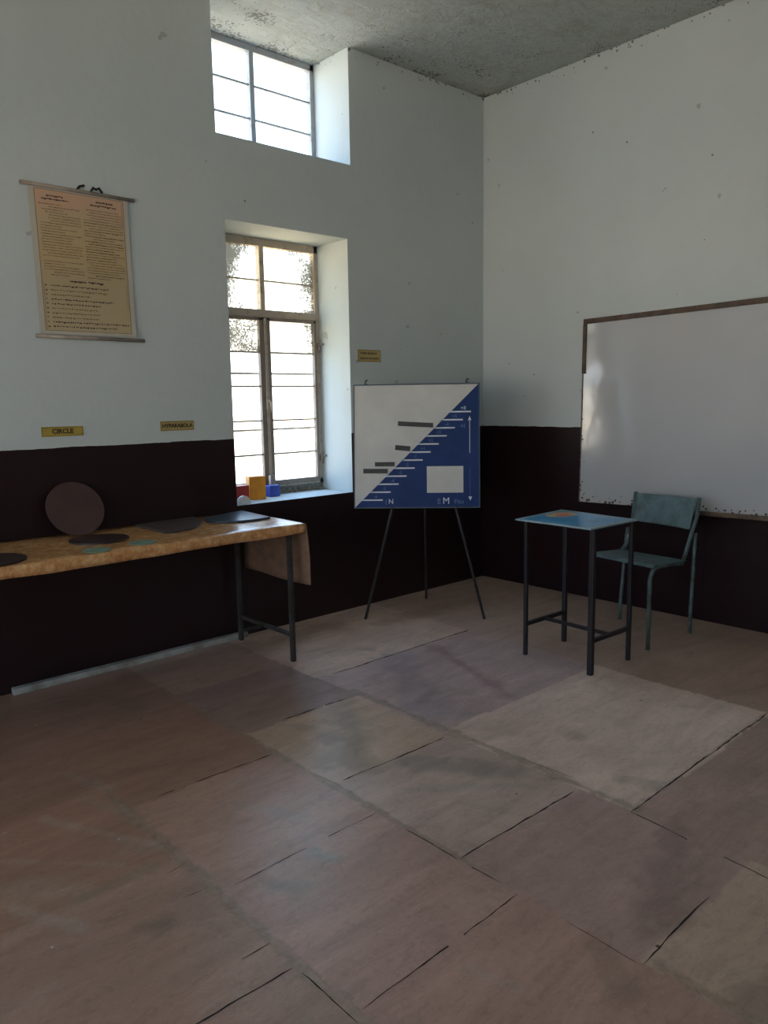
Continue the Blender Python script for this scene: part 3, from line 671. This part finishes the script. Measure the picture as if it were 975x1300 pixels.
# white wedge at each step
for k in range(12):
    lines.append([uv(xl[k]-8, ys[k]+5), uv(xl[k]+30, ys[k]+5), uv(xl[k]+30, ys[k]-5), uv(xl[k]+2, ys[k]-5)])
flat(lines, 0.0004, 0.0014, 'level_lines', M_bline, bd)
flat([rect(uv(550, 818), uv(798, 634))], 0.0004, 0.0016, 'white_window', M_bwhite, bd)
ar = [rect(uv(841, 545), uv(845, 310)), [uv(843, 288), uv(856, 322), uv(843, 312), uv(830, 322)], [uv(832, 846), uv(857, 846), uv(845, 874)], rect(uv(841.5, 640), uv(842.5, 590))]
flat(ar[:2], 0.0004, 0.0014, 'up_arrow', M_bline, bd); flat(ar[2:3], 0.0004, 0.0014, 'down_arrow', M_bline, bd)
flat([rect(uv(842, 845), uv(844.5, 640))], 0.0004, 0.0012, 'faint_line', M_bfaint, bd)
fr = MB()
for a, b in (((-BW/2, -BH/2), (BW/2, -BH/2+0.008)), ((-BW/2, BH/2-0.008), (BW/2, BH/2)), ((-BW/2, -BH/2), (-BW/2+0.007, BH/2)), ((BW/2-0.007, -BH/2), (BW/2, BH/2))):
    fr.box((a[0], a[1], -0.014), (b[0], b[1], 0.003), 0.001)
fr.build('frame', M_bframe, bd)
for cx_ in (133, 823):
    x, y = uv(cx_, 62); hk = MB(); hk.tube([(x, y-0.01, -0.008), (x, y+0.022, -0.008), (x+0.006, y+0.03, -0.004), (x+0.014, y+0.028, 0.0)], 0.0045, 8); hk.box((x-0.010, y-0.004, -0.012), (x+0.016, y+0.006, -0.002), 0.001)
    hk.build('hook', M_easel, bd)
SC = BH/865
def btext(s, px, py, hpx, mat, bold=0.0006, name='lettering'):
    x, y = uv(px, py); text_mesh(s, hpx*SC*1.38, mat, name, bd, Matrix.Translation((x, y, 0.0012)), bold=bold, depth=0.0005)
btext('+II', 800, 234, 26, M_bline, 0.0); btext('+I', 795, 358, 28, M_bfaint, 0.001)
for k, (s_, q_) in enumerate((('+5', 742), ('-4', 690), ('+3', 632), ('+2', 578), ('+1', 525), ('-1', 470), ('-2', 415), ('-3', 368), ('-4', 315), ('-5', 258), ('-6', 200))):
    btext(s_, q_, 290+55.3*k, 22, M_bfaint, 0.0004)
btext('N', 304, 878, 34, M_bline, 0.0); btext('(', 270, 878, 30, M_bfaint)
btext('E', 632, 880, 36, M_bfaint, 0.001); btext('M', 681, 876, 46, M_bline, 0.0); btext('Fitu', 768, 880, 32, M_bfaint, 0.0005)
# loose strips stuck to the white half
M_strip = worn('strip_black', (0.035, 0.037, 0.036), (0.02, 0.02, 0.02), 10, 0.5)
for (a, b, c, hh, lab) in (((355, 335), (595, 350), 0, 31, 'longest dark grey strip, highest of four on the white half of the stair board'), ((335, 501), (438, 511), 0, 34, 'short tilted dark grey strip, second from the top on the stair board'),
                     ((195, 617), (330, 617), 0, 30, 'level dark grey strip, third from the top on the stair board'), ((115, 663), (283, 665), 0, 32, 'dark grey strip, lowest of four on the stair board')):
    (xa, ya), (xb, yb) = uv(*a), uv(*b); L = math.hypot(xb-xa, yb-ya); an = math.atan2(yb-ya, xb-xa)
    o = MB().box((-L/2, -hh*SC/2, 0), (L/2, hh*SC/2, 0.006), 0.001).build('dark_strip', M_strip)
    o.matrix_world = bd.matrix_world @ Matrix.Translation(((xa+xb)/2, (ya+yb)/2, 0.0002)) @ Matrix.Rotation(an, 4, 'Z')
    tag(o, lab, 'strip', 'dark strips on the stair board')

# ------------------------------------------------------------------ school desk
M_desk = worn('dark_desk_steel', (0.016, 0.015, 0.020), (0.03, 0.017, 0.013), 12, 0.42, 0.7)
M_top = worn('pale_blue_desk_top', (0.34, 0.46, 0.52), (0.24, 0.34, 0.40), 10, 0.35)
dk = thing('school_desk', 'small square-topped desk with thin dark steel legs and pale blue top, before the chair', 'desk', (-1.185, -1.70, 0), 0)
O = tuple(dk.location)
top_poly = [(-1.425, -1.452), (-0.925, -1.412), (-1.012, -1.948), (-1.428, -1.930)]
top_poly = [(-1.42, -1.448), (-0.952, -1.425), (-1.005, -1.950), (-1.425, -1.932)]
MB().prism([(a-O[0], b-O[1]) for a, b in top_poly], 0.781, 0.789, 0.001).build('desktop', M_top, dk)
feet = [(-1.347, -1.47, 0.010, 1), (-0.989, -1.482, 0.012, 1), (-1.37, -1.910, 0.014, 1), (-1.024, -1.926, 0.0105, 1)]
for x, y, w_, _ in feet:
    lg = MB().box((x-O[0]-w_, y-O[1]-w_, 0), (x-O[0]+w_, y-O[1]+w_, 0.781), 0.002).build('leg', M_desk, dk)
for a, b, zz in ((feet[0], feet[1], 0.181), (feet[2], feet[3], 0.183)):
    MB().tube([(a[0]-O[0], a[1]-O[1], zz), (b[0]-O[0], b[1]-O[1], zz)], 0.010, square=True).build('stretcher', M_desk, dk)
MB().tube([(-1.175-O[0], -1.476-O[1], 0.180), (-1.195-O[0], -1.918-O[1], 0.182)], 0.009, square=True).build('stretcher', M_desk, dk)
ap = MB()
for i in range(4):
    a, b = feet[(0, 1, 3, 2)[i]], feet[(1, 3, 2, 0)[i]]
    ap.tube([(a[0]-O[0], a[1]-O[1], 0.7735), (b[0]-O[0], b[1]-O[1], 0.7735)], 0.0075, square=True)
ap.build('rail', M_desk, dk)
def sheet_mat():
    m, n, l, b = new_mat('printed_blue_picture'); v = geopos(n)
    c = ramp(n, l, noise(n, l, 9, 4, 0.6, v), [(0.3, (0.02, 0.20, 0.46)), (0.6, (0.05, 0.36, 0.66)), (0.8, (0.16, 0.50, 0.74))])
    def blob(c, x, y, rx, ry, colr, amt=0.9, wob=0.5):
        s = n.new('ShaderNodeSeparateXYZ'); l.new(v, s.inputs[0])
        dx = math_(n, l, 'DIVIDE', math_(n, l, 'SUBTRACT', s.outputs[0], x), rx); dy = math_(n, l, 'DIVIDE', math_(n, l, 'SUBTRACT', s.outputs[1], y), ry)
        d = math_(n, l, 'SQRT', math_(n, l, 'ADD', math_(n, l, 'MULTIPLY', dx, dx), math_(n, l, 'MULTIPLY', dy, dy)))
        d = math_(n, l, 'ADD', d, math_(n, l, 'MULTIPLY', math_(n, l, 'SUBTRACT', noise(n, l, 34, 3, 0.6, v), 0.5), wob*2))
        return mix(n, l, ramp(n, l, d, [(0.9, (amt,)*3), (1.05, (0, 0, 0))]), c, colr)
    c = blob(c, -1.03, -1.50, 0.07, 0.05, (0.05, 0.30, 0.32))
    c = blob(c, -1.13, -1.545, 0.115, 0.075, (0.80, 0.42, 0.25))
    c = blob(c, -1.19, -1.535, 0.05, 0.045, (0.78, 0.62, 0.28))
    c = blob(c, -1.13, -1.56, 0.05, 0.04, (0.70, 0.13, 0.08))
    c = blob(c, -1.08, -1.60, 0.03, 0.03, (0.65, 0.42, 0.30))
    c = blob(c, -1.04, -1.76, 0.05, 0.10, (0.22, 0.40, 0.66), 0.6)
    l.new(c, b.inputs['Base Color']); b.inputs['Roughness'].default_value = 0.28; return m
cxm, cym = sum(p[0] for p in top_poly)/4, sum(p[1] for p in top_poly)/4
MB().prism([(cxm+(a-cxm)*0.88-O[0], cym+(b-cym)*0.88-O[1]) for a, b in top_poly], 0.789, 0.7896).build('picture_panel', sheet_mat(), dk)['label'] = 'blue printed picture with an orange shape set in the desk top'

# ------------------------------------------------------------------ chair
M_teal = worn('teal_enamel', (0.115, 0.185, 0.20), (0.065, 0.10, 0.11), 9, 0.45)
M_tealt = worn('teal_tube_enamel', (0.10, 0.155, 0.155), (0.05, 0.06, 0.055), 16, 0.45)
ch = thing('school_chair', 'teal tubular steel chair with a sheet metal seat, behind the small desk', 'chair', (-0.54, -1.70, 0))
O = tuple(ch.location)
def arc(p0, pc, p1, n_=7):
    p0, pc, p1 = Vector(p0), Vector(pc), Vector(p1)
    return [tuple(p0*(1-t)**2+pc*2*t*(1-t)+p1*t*t) for t in [i/n_ for i in range(n_+1)]]
def side_frame(y, yf, xf_foot, xf, xr, post):
    # foot -> bend -> seat rail -> bend -> back post
    pts = [(xf_foot, yf, 0.0), (xf_foot, yf, 0.36)] + arc((xf_foot, yf, 0.40), (xf+0.0, y, 0.482), (xf+0.09, y, 0.478)) + [(xf+0.2, y, 0.472)]
    pts += arc((xr-0.05, y, 0.460), (xr+0.01, y, 0.455), post[0], 6) + post[1:]
    return [local(p, O) for p in pts]
Ln = [(-0.395, -1.925, 0.515), (-0.345, -1.925, 0.60), (-0.285, -1.93, 0.72), (-0.258, -1.93, 0.832)]
Fn = [(-0.312, -1.48, 0.50), (-0.27, -1.48, 0.56), (-0.238, -1.48, 0.66), (-0.208, -1.48, 0.830)]
fp = [side_frame(-1.925, -1.912, -0.785, -0.80, -0.425, Ln), side_frame(-1.48, -1.478, -0.71, -0.715, -0.375, Fn)]
for pts in fp:
    MB().tube(pts, 0.0125, 12).build('side_frame', M_tealt, ch)
MB().tube([local(p, O) for p in ((-0.318, -1.945, 0.625), (-0.322, -1.945, 0.60), (-0.323, -1.932, 0.05), (-0.323, -1.932, 0))], 0.0115, 12).build('leg', M_tealt, ch)
MB().tube([local(p, O) for p in ((-0.262, -1.462, 0.60), (-0.275, -1.462, 0.56), (-0.344, -1.469, 0.10), (-0.344, -1.469, 0))], 0.0115, 12).build('leg', M_tealt, ch)
MB().tube([local((-0.40, -1.915, 0.445), O), local((-0.40, -1.49, 0.445), O)], 0.009, 8).build('cross_bar', M_tealt, ch)
def seat(u_, v_):
    xf = -0.795+0.085*u_; xr = -0.40+0.04*u_; y = -1.935+0.468*u_
    x = xf+(xr-xf)*v_; z = 0.497-0.030*v_-0.006*math.sin(math.pi*u_)*math.sin(math.pi*v_)
    if v_ < 0.1: z -= (0.1-v_)**2*1.4
    return local((x, y, z), O)
def thick(name, fn, mat, par, t, nu=16, nv=16):
    o = MB().grid(fn, nu, nv).build(name, mat, par); m_ = o.modifiers.new('thick', 'SOLIDIFY'); m_.thickness = t; m_.offset = 0
    b_ = o.modifiers.new('edge', 'BEVEL'); b_.width = 0.001; b_.segments = 1; return o
thick('seat', seat, M_teal, ch, 0.006)
def back(u_, v_):
    # u across, v up; wraps around the posts
    zb = 0.645; z = zb+(0.824-zb)*v_
    xn = -0.328+0.070*v_; xf_ = -0.240+0.034*v_
    x = xn+(xf_-xn)*u_; y = -1.916+0.424*u_
    x += 0.022*math.sin(math.pi*u_) - 0.010
    return local((x, y, z), O)
thick('backrest', back, M_teal, ch, 0.005)

# ------------------------------------------------------------------ whiteboard
def wb_mat():
    m, n, l, b = new_mat('whiteboard_face'); P = geopos(n); s = n.new('ShaderNodeSeparateXYZ'); l.new(P, s.inputs[0])
    big = noise(n, l, 1.6, 5, 0.6, P)
    c = mix(n, l, big, (0.47, 0.49, 0.525), (0.55, 0.565, 0.59))
    # rust chips along the left and lower edge
    vo = n.new('ShaderNodeTexVoronoi'); vo.inputs['Scale'].default_value = 34; l.new(P, vo.inputs['Vector'])
    ml = n.new('ShaderNodeMapRange'); l.new(s.outputs['Y'], ml.inputs['Value']); ml.inputs['From Min'].default_value = -0.975; ml.inputs['From Max'].default_value = -0.925
    mb_ = n.new('ShaderNodeMapRange'); l.new(s.outputs['Z'], mb_.inputs['Value']); mb_.inputs['From Min'].default_value = 0.785; mb_.inputs['From Max'].default_value = 0.70
    near = math_(n, l, 'MAXIMUM', ml.outputs[0], mb_.outputs[0])
    chips = math_(n, l, 'LESS_THAN', vo.outputs['Distance'], math_(n, l, 'MULTIPLY', near, math_(n, l, 'MULTIPLY', noise(n, l, 7, 3, 0.6, P), 0.85)))
    c = mix(n, l, chips, c, (0.06, 0.035, 0.028))
    c = mix(n, l, math_(n, l, 'MULTIPLY', near, 0.25), c, (0.5, 0.45, 0.36))
    l.new(c, b.inputs['Base Color'])
    rr = n.new('ShaderNodeMapRange'); l.new(big, rr.inputs['Value']); rr.inputs['To Min'].default_value = 0.05; rr.inputs['To Max'].default_value = 0.13; b.inputs['Specular IOR Level'].default_value = 0.9
    l.new(rr.outputs[0], b.inputs['Roughness'])
    bump(n, l, b, noise(n, l, 2.2, 3, 0.5, P), 0.25, 0.02); return m
wbt = thing('whiteboard', 'large whiteboard with a worn brown wooden edge on the right wall above the chair', 'whiteboard', (-0.01, -1.9, 1.33))
O = tuple(wbt.location)
def wy(y, z): # sheared to hang slightly off level, right side higher
    return z - 0.018*(y+0.94)*1.0
def wbp(y, z, x): return local((x, y + (z-1.33)*-0.012, z - 0.018*(y+0.94)), O)
def wslab(name, y0, y1, z0, z1, x0, x1, mat, par, bev=0.002):
    bm = bmesh.new(); P = [wbp(y, z, x) for x in (x0, x1) for (y, z) in ((y0, z0), (y1, z0), (y1, z1), (y0, z1))]
    v = [bm.verts.new(p) for p in P]
    for q in ((0, 1, 2, 3), (7, 6, 5, 4), (0, 4, 5, 1), (1, 5, 6, 2), (2, 6, 7, 3), (3, 7, 4, 0)): bm.faces.new([v[i] for i in q])
    bmesh.ops.recalc_face_normals(bm, faces=bm.faces)
    bmesh.ops.bevel(bm, geom=list(bm.edges), offset=bev, segments=1, affect='EDGES')
    mb = MB(); mb._add(bm); return mb.build(name, mat, par)
M_bwood = worn('brown_frame_wood', (0.11, 0.072, 0.052), (0.05, 0.032, 0.024), 14, 0.6)
wslab('panel', -2.86, -0.934, 0.700, 1.952, -0.022, -0.002, wb_mat(), wbt, 0.001)
wslab('top_rail', -2.89, -0.932, 1.948, 1.982, -0.034, -0.001, M_bwood, wbt)
wslab('side_rail', -0.957, -0.930, 1.608, 1.948, -0.034, -0.001, M_bwood, wbt)
wslab('bottom_rail', -2.89, -1.40, 0.672, 0.700, -0.034, -0.001, worn('pale_brown_rail', (0.17, 0.115, 0.075), (0.08, 0.05, 0.035), 14, 0.6), wbt)
wslab('bare_edge', -0.938, -0.931, 0.700, 1.606, -0.027, -0.001, worn('rusty_edge', (0.20, 0.17, 0.14), (0.02, 0.013, 0.01), 22, 0.7, 0.2), wbt, 0.001)

# ------------------------------------------------------------------ wall chart
def chart_mat():
    m, n, l, b = new_mat('aged_chart_paper'); v = geopos(n); s = n.new('ShaderNodeSeparateXYZ'); l.new(v, s.inputs[0])
    mp = n.new('ShaderNodeMapRange'); l.new(s.outputs['Z'], mp.inputs['Value']); mp.inputs['From Min'].default_value = 1.8; mp.inputs['From Max'].default_value = 2.52
    k = math_(n, l, 'ADD', mp.outputs[0], math_(n, l, 'MULTIPLY', math_(n, l, 'SUBTRACT', noise(n, l, 5, 4, 0.6, v), 0.5), 0.35))
    c = ramp(n, l, k, [(0.0, (0.47, 0.385, 0.235)), (0.45, (0.46, 0.365, 0.215)), (0.55, (0.50, 0.375, 0.20)), (0.8, (0.50, 0.39, 0.235)), (0.93, (0.56, 0.37, 0.25))])
    l.new(c, b.inputs['Base Color']); b.inputs['Roughness'].default_value = 0.6
    bump(n, l, b, noise(n, l, 4, 2, 0.5, v), 0.15, 0.01); return m
ct = thing('wall_chart', 'aged yellowish paper scroll chart with dark text lines hanging on the left wall', 'chart', (-3.14, -0.012, 2.16))
O = tuple(ct.location)
TLx, TRx, BLx, BRx = -3.398, -2.892, -3.391, -2.886; zt_, zb_ = 2.515, 1.808
def cp(u_, v_, d=0.0):      # u across, v down
    x = (TLx+(BLx-TLx)*v_) + ((TRx-TLx)+((BRx-BLx)-(TRx-TLx))*v_)*u_; z = zt_+(zb_-zt_)*v_
    y = -0.014 - 0.005*math.sin(math.pi*v_)*math.sin(u_*3+1) - d
    return local((x, y, z), O)
MB().grid(lambda a, b: cp(a, b), 12, 24).build('margin', worn('chart_margin', (0.50, 0.49, 0.43), (0.46, 0.44, 0.38), 6, 0.6), ct)
MB().grid(lambda a, b: cp(0.055+a*0.895, 0.012+b*0.965, 0.0008), 12, 24).build('paper', chart_mat(), ct)
M_ink = worn('chart_ink', (0.055, 0.040, 0.035), (0.03, 0.022, 0.02), 30, 0.8)
M_inkl = worn('chart_pale_ink', (0.20, 0.135, 0.08), (0.14, 0.09, 0.055), 30, 0.8)
ink, inkl, bord = MB(), MB(), MB()
def dash(mb, u0, u1, v0, h, d=0.0016):
    mb.quad(cp(u0, v0, d), cp(u1, v0, d), cp(u1, v0+h, d), cp(u0, v0+h, d))
rc = random.Random(11)
def textline(mb, u0, u1, v0, h, gap=0.012):
    x = u0
    while x < u1:
        w_ = rc.uniform(0.008, 0.03); e_ = min(u1, x+w_)
        dash(mb, x, e_, v0+rc.uniform(0, h*0.3), h*rc.uniform(0.5, 0.9))
        x = e_+gap*rc.uniform(0.3, 0.9)
textline(ink, 0.17, 0.33, 0.045, 0.013, 0.006); textline(ink, 0.12, 0.38, 0.068, 0.012, 0.006)
textline(ink, 0.66, 0.84, 0.040, 0.015, 0.006); textline(ink, 0.60, 0.87, 0.066, 0.014, 0.006)
v = 0.105
while v < 0.595:
    for (a, b) in ((0.09, 0.49), (0.52, 0.93)):
        if rc.random() < 0.86:
            ul = a + (0.0 if rc.random() < 0.7 else rc.uniform(0, 0.1)); ur = b - (0 if rc.random() < 0.6 else rc.uniform(0, 0.2))
            textline(inkl if a < 0.5 else (ink if rc.random() < 0.4 else inkl), ul, ur, v, 0.007, 0.006)
    v += 0.0185
textline(ink, 0.33, 0.50, 0.618, 0.016, 0.005); textline(ink, 0.52, 0.68, 0.616, 0.016, 0.007)
for k, wdt in enumerate((0.72, 0.70, 0.50, 0.78, 0.62, 0.58, 0.60, 0.58, 0.95, 0.80)):
    vv = 0.658+0.0315*k; textline(ink, 0.085, 0.105, vv, 0.012); textline(ink if k in (0, 3, 4, 8, 9) else inkl, 0.135, 0.10+wdt*0.87, vv, 0.011, 0.014)
for a, b, c, d in ((0.055, 0.95, 0.012, 0.0155), (0.055, 0.95, 0.974, 0.977), (0.055, 0.0605, 0.012, 0.977), (0.9445, 0.95, 0.012, 0.977), (0.072, 0.0755, 0.65, 0.97), (0.928, 0.931, 0.03, 0.20), (0.928, 0.931, 0.62, 0.8)):
    for q in range(12): bord.quad(*[cp(a+(b-a)*s_, c+(d-c)*t_, 0.0014) for s_, t_ in ((q/12, 0), ((q+1)/12, 0), ((q+1)/12, 1), (q/12, 1))]) if b-a > 0.5 else bord.quad(*[cp(a+(b-a)*s_, c+(d-c)*t_, 0.0014) for s_, t_ in ((0, q/12), (1, q/12), (1, (q+1)/12), (0, (q+1)/12))])
pap = bpy.data.objects['paper'].data; pap.materials.append(M_ink); pap.materials.append(M_inkl); bmj = bmesh.new(); bmj.from_mesh(pap)
for mb_, mi_ in ((ink, 1), (inkl, 2), (bord, 2)):
    tmp = bpy.data.meshes.new('t'); mb_.bm.to_mesh(tmp); mb_.bm.free(); k0 = len(bmj.faces); bmj.from_mesh(tmp); bpy.data.meshes.remove(tmp); bmj.faces.ensure_lookup_table()
    for fc in bmj.faces[k0:]: fc.material_index = mi_
bmj.to_mesh(pap); bmj.free()
M_rod = worn('chart_rod_wood', (0.34, 0.30, 0.26), (0.22, 0.18, 0.15), 9, 0.6)
MB().tube([local((-3.432, -0.016, 2.523), O), local((-2.857, -0.016, 2.520), O)], 0.0095, 10).build('rod', M_rod, ct)
MB().tube([local((-3.412, -0.016, 1.796), O), local((-2.843, -0.016, 1.791), O)], 0.0095, 10).build('rod', M_rod, ct)
hk = MB(); hk.tube([local((-3.155, -0.015, 2.53), O), local((-3.14, -0.012, 2.548), O), local((-3.115, -0.010, 2.556), O)], 0.006, 8)
hk.tube([local((-3.085, -0.015, 2.53), O), local((-3.07, -0.012, 2.552), O), local((-3.055, -0.012, 2.545), O), local((-3.04, -0.012, 2.555), O), local((-3.025, -0.015, 2.532), O)], 0.006, 8)
hk.build('hanging_cord', worn('black_cord', (0.02, 0.018, 0.016), (0.01, 0.01, 0.01), 20, 0.7), ct)['label'] = 'black knotted hanging cord'

# ------------------------------------------------------------------ yellow name signs
M_yel = worn('yellow_card', (0.42, 0.31, 0.055), (0.36, 0.26, 0.045), 10, 0.5)
M_yel2 = worn('faded_yellow_card', (0.46, 0.36, 0.15), (0.38, 0.28, 0.10), 14, 0.5)
M_dark = worn('dark_print', (0.05, 0.035, 0.015), (0.04, 0.03, 0.012), 20, 0.7)
M_brd = worn('ochre_border', (0.24, 0.19, 0.05), (0.2, 0.15, 0.04), 20, 0.7)
WALLM = Matrix.Rotation(math.pi/2, 4, 'X')       # text plane facing the room (-y)
def sign(cx, cz, w_, h, mat, label, lines_, size, tilt=0, name='name_sign'):
    s = thing(name, label, 'sign', (cx, -0.001, cz)); s.rotation_euler = (0, tilt, 0)
    MB().box((-w_/2, -0.004, -h/2), (w_/2, 0.0, h/2), 0.0008).build('card', mat, s)
    b = MB()
    for (a, c, d, e_) in ((-w_/2+.002, w_/2-.002, h/2-.006, h/2-.003), (-w_/2+.002, w_/2-.002, -h/2+.003, -h/2+.006), (-w_/2+.002, -w_/2+.005, -h/2+.003, h/2-.003), (w_/2-.005, w_/2-.002, -h/2+.003, h/2-.003)):
        b.box((a, -0.005, d), (c, -0.0035, e_))
    b.build('border', M_brd, s)
    for i, t in enumerate(lines_):
        if t: text_mesh(t, size, M_dark, 'lettering', s, Matrix.Translation((0, -0.0048, 0)) @ WALLM, bold=0.0012)
    return s
sign(-3.314, 1.317, 0.212, 0.050, M_yel, 'yellow CIRCLE sign on the white wall left of the other sign', ['CIRCLE'], 0.033)
sign(-2.669, 1.324, 0.208, 0.055, M_yel2, 'yellow HYPARABOLA sign on the white wall close to the window', ['HYPARABOLA'], 0.0295)
s = sign(-1.200, 1.752, 0.208, 0.082, M_yel2, 'faded yellow two-line sign on the wall right of the window, above the easel board', [None], 0.025)
tm = MB(); rc = random.Random(4)
for zz, n_ in ((0.017, 11), (-0.017, 12)):
    x = -0.085
    for k in range(n_):
        w_ = 0.0095; tm.box((x, -0.0052, zz-0.008*rc.uniform(0.6, 1)), (x+w_*rc.uniform(0.6, 1), -0.0038, zz+0.008*rc.uniform(0.5, 1))); x += 0.0145
tm.build('lettering', M_dark, s)
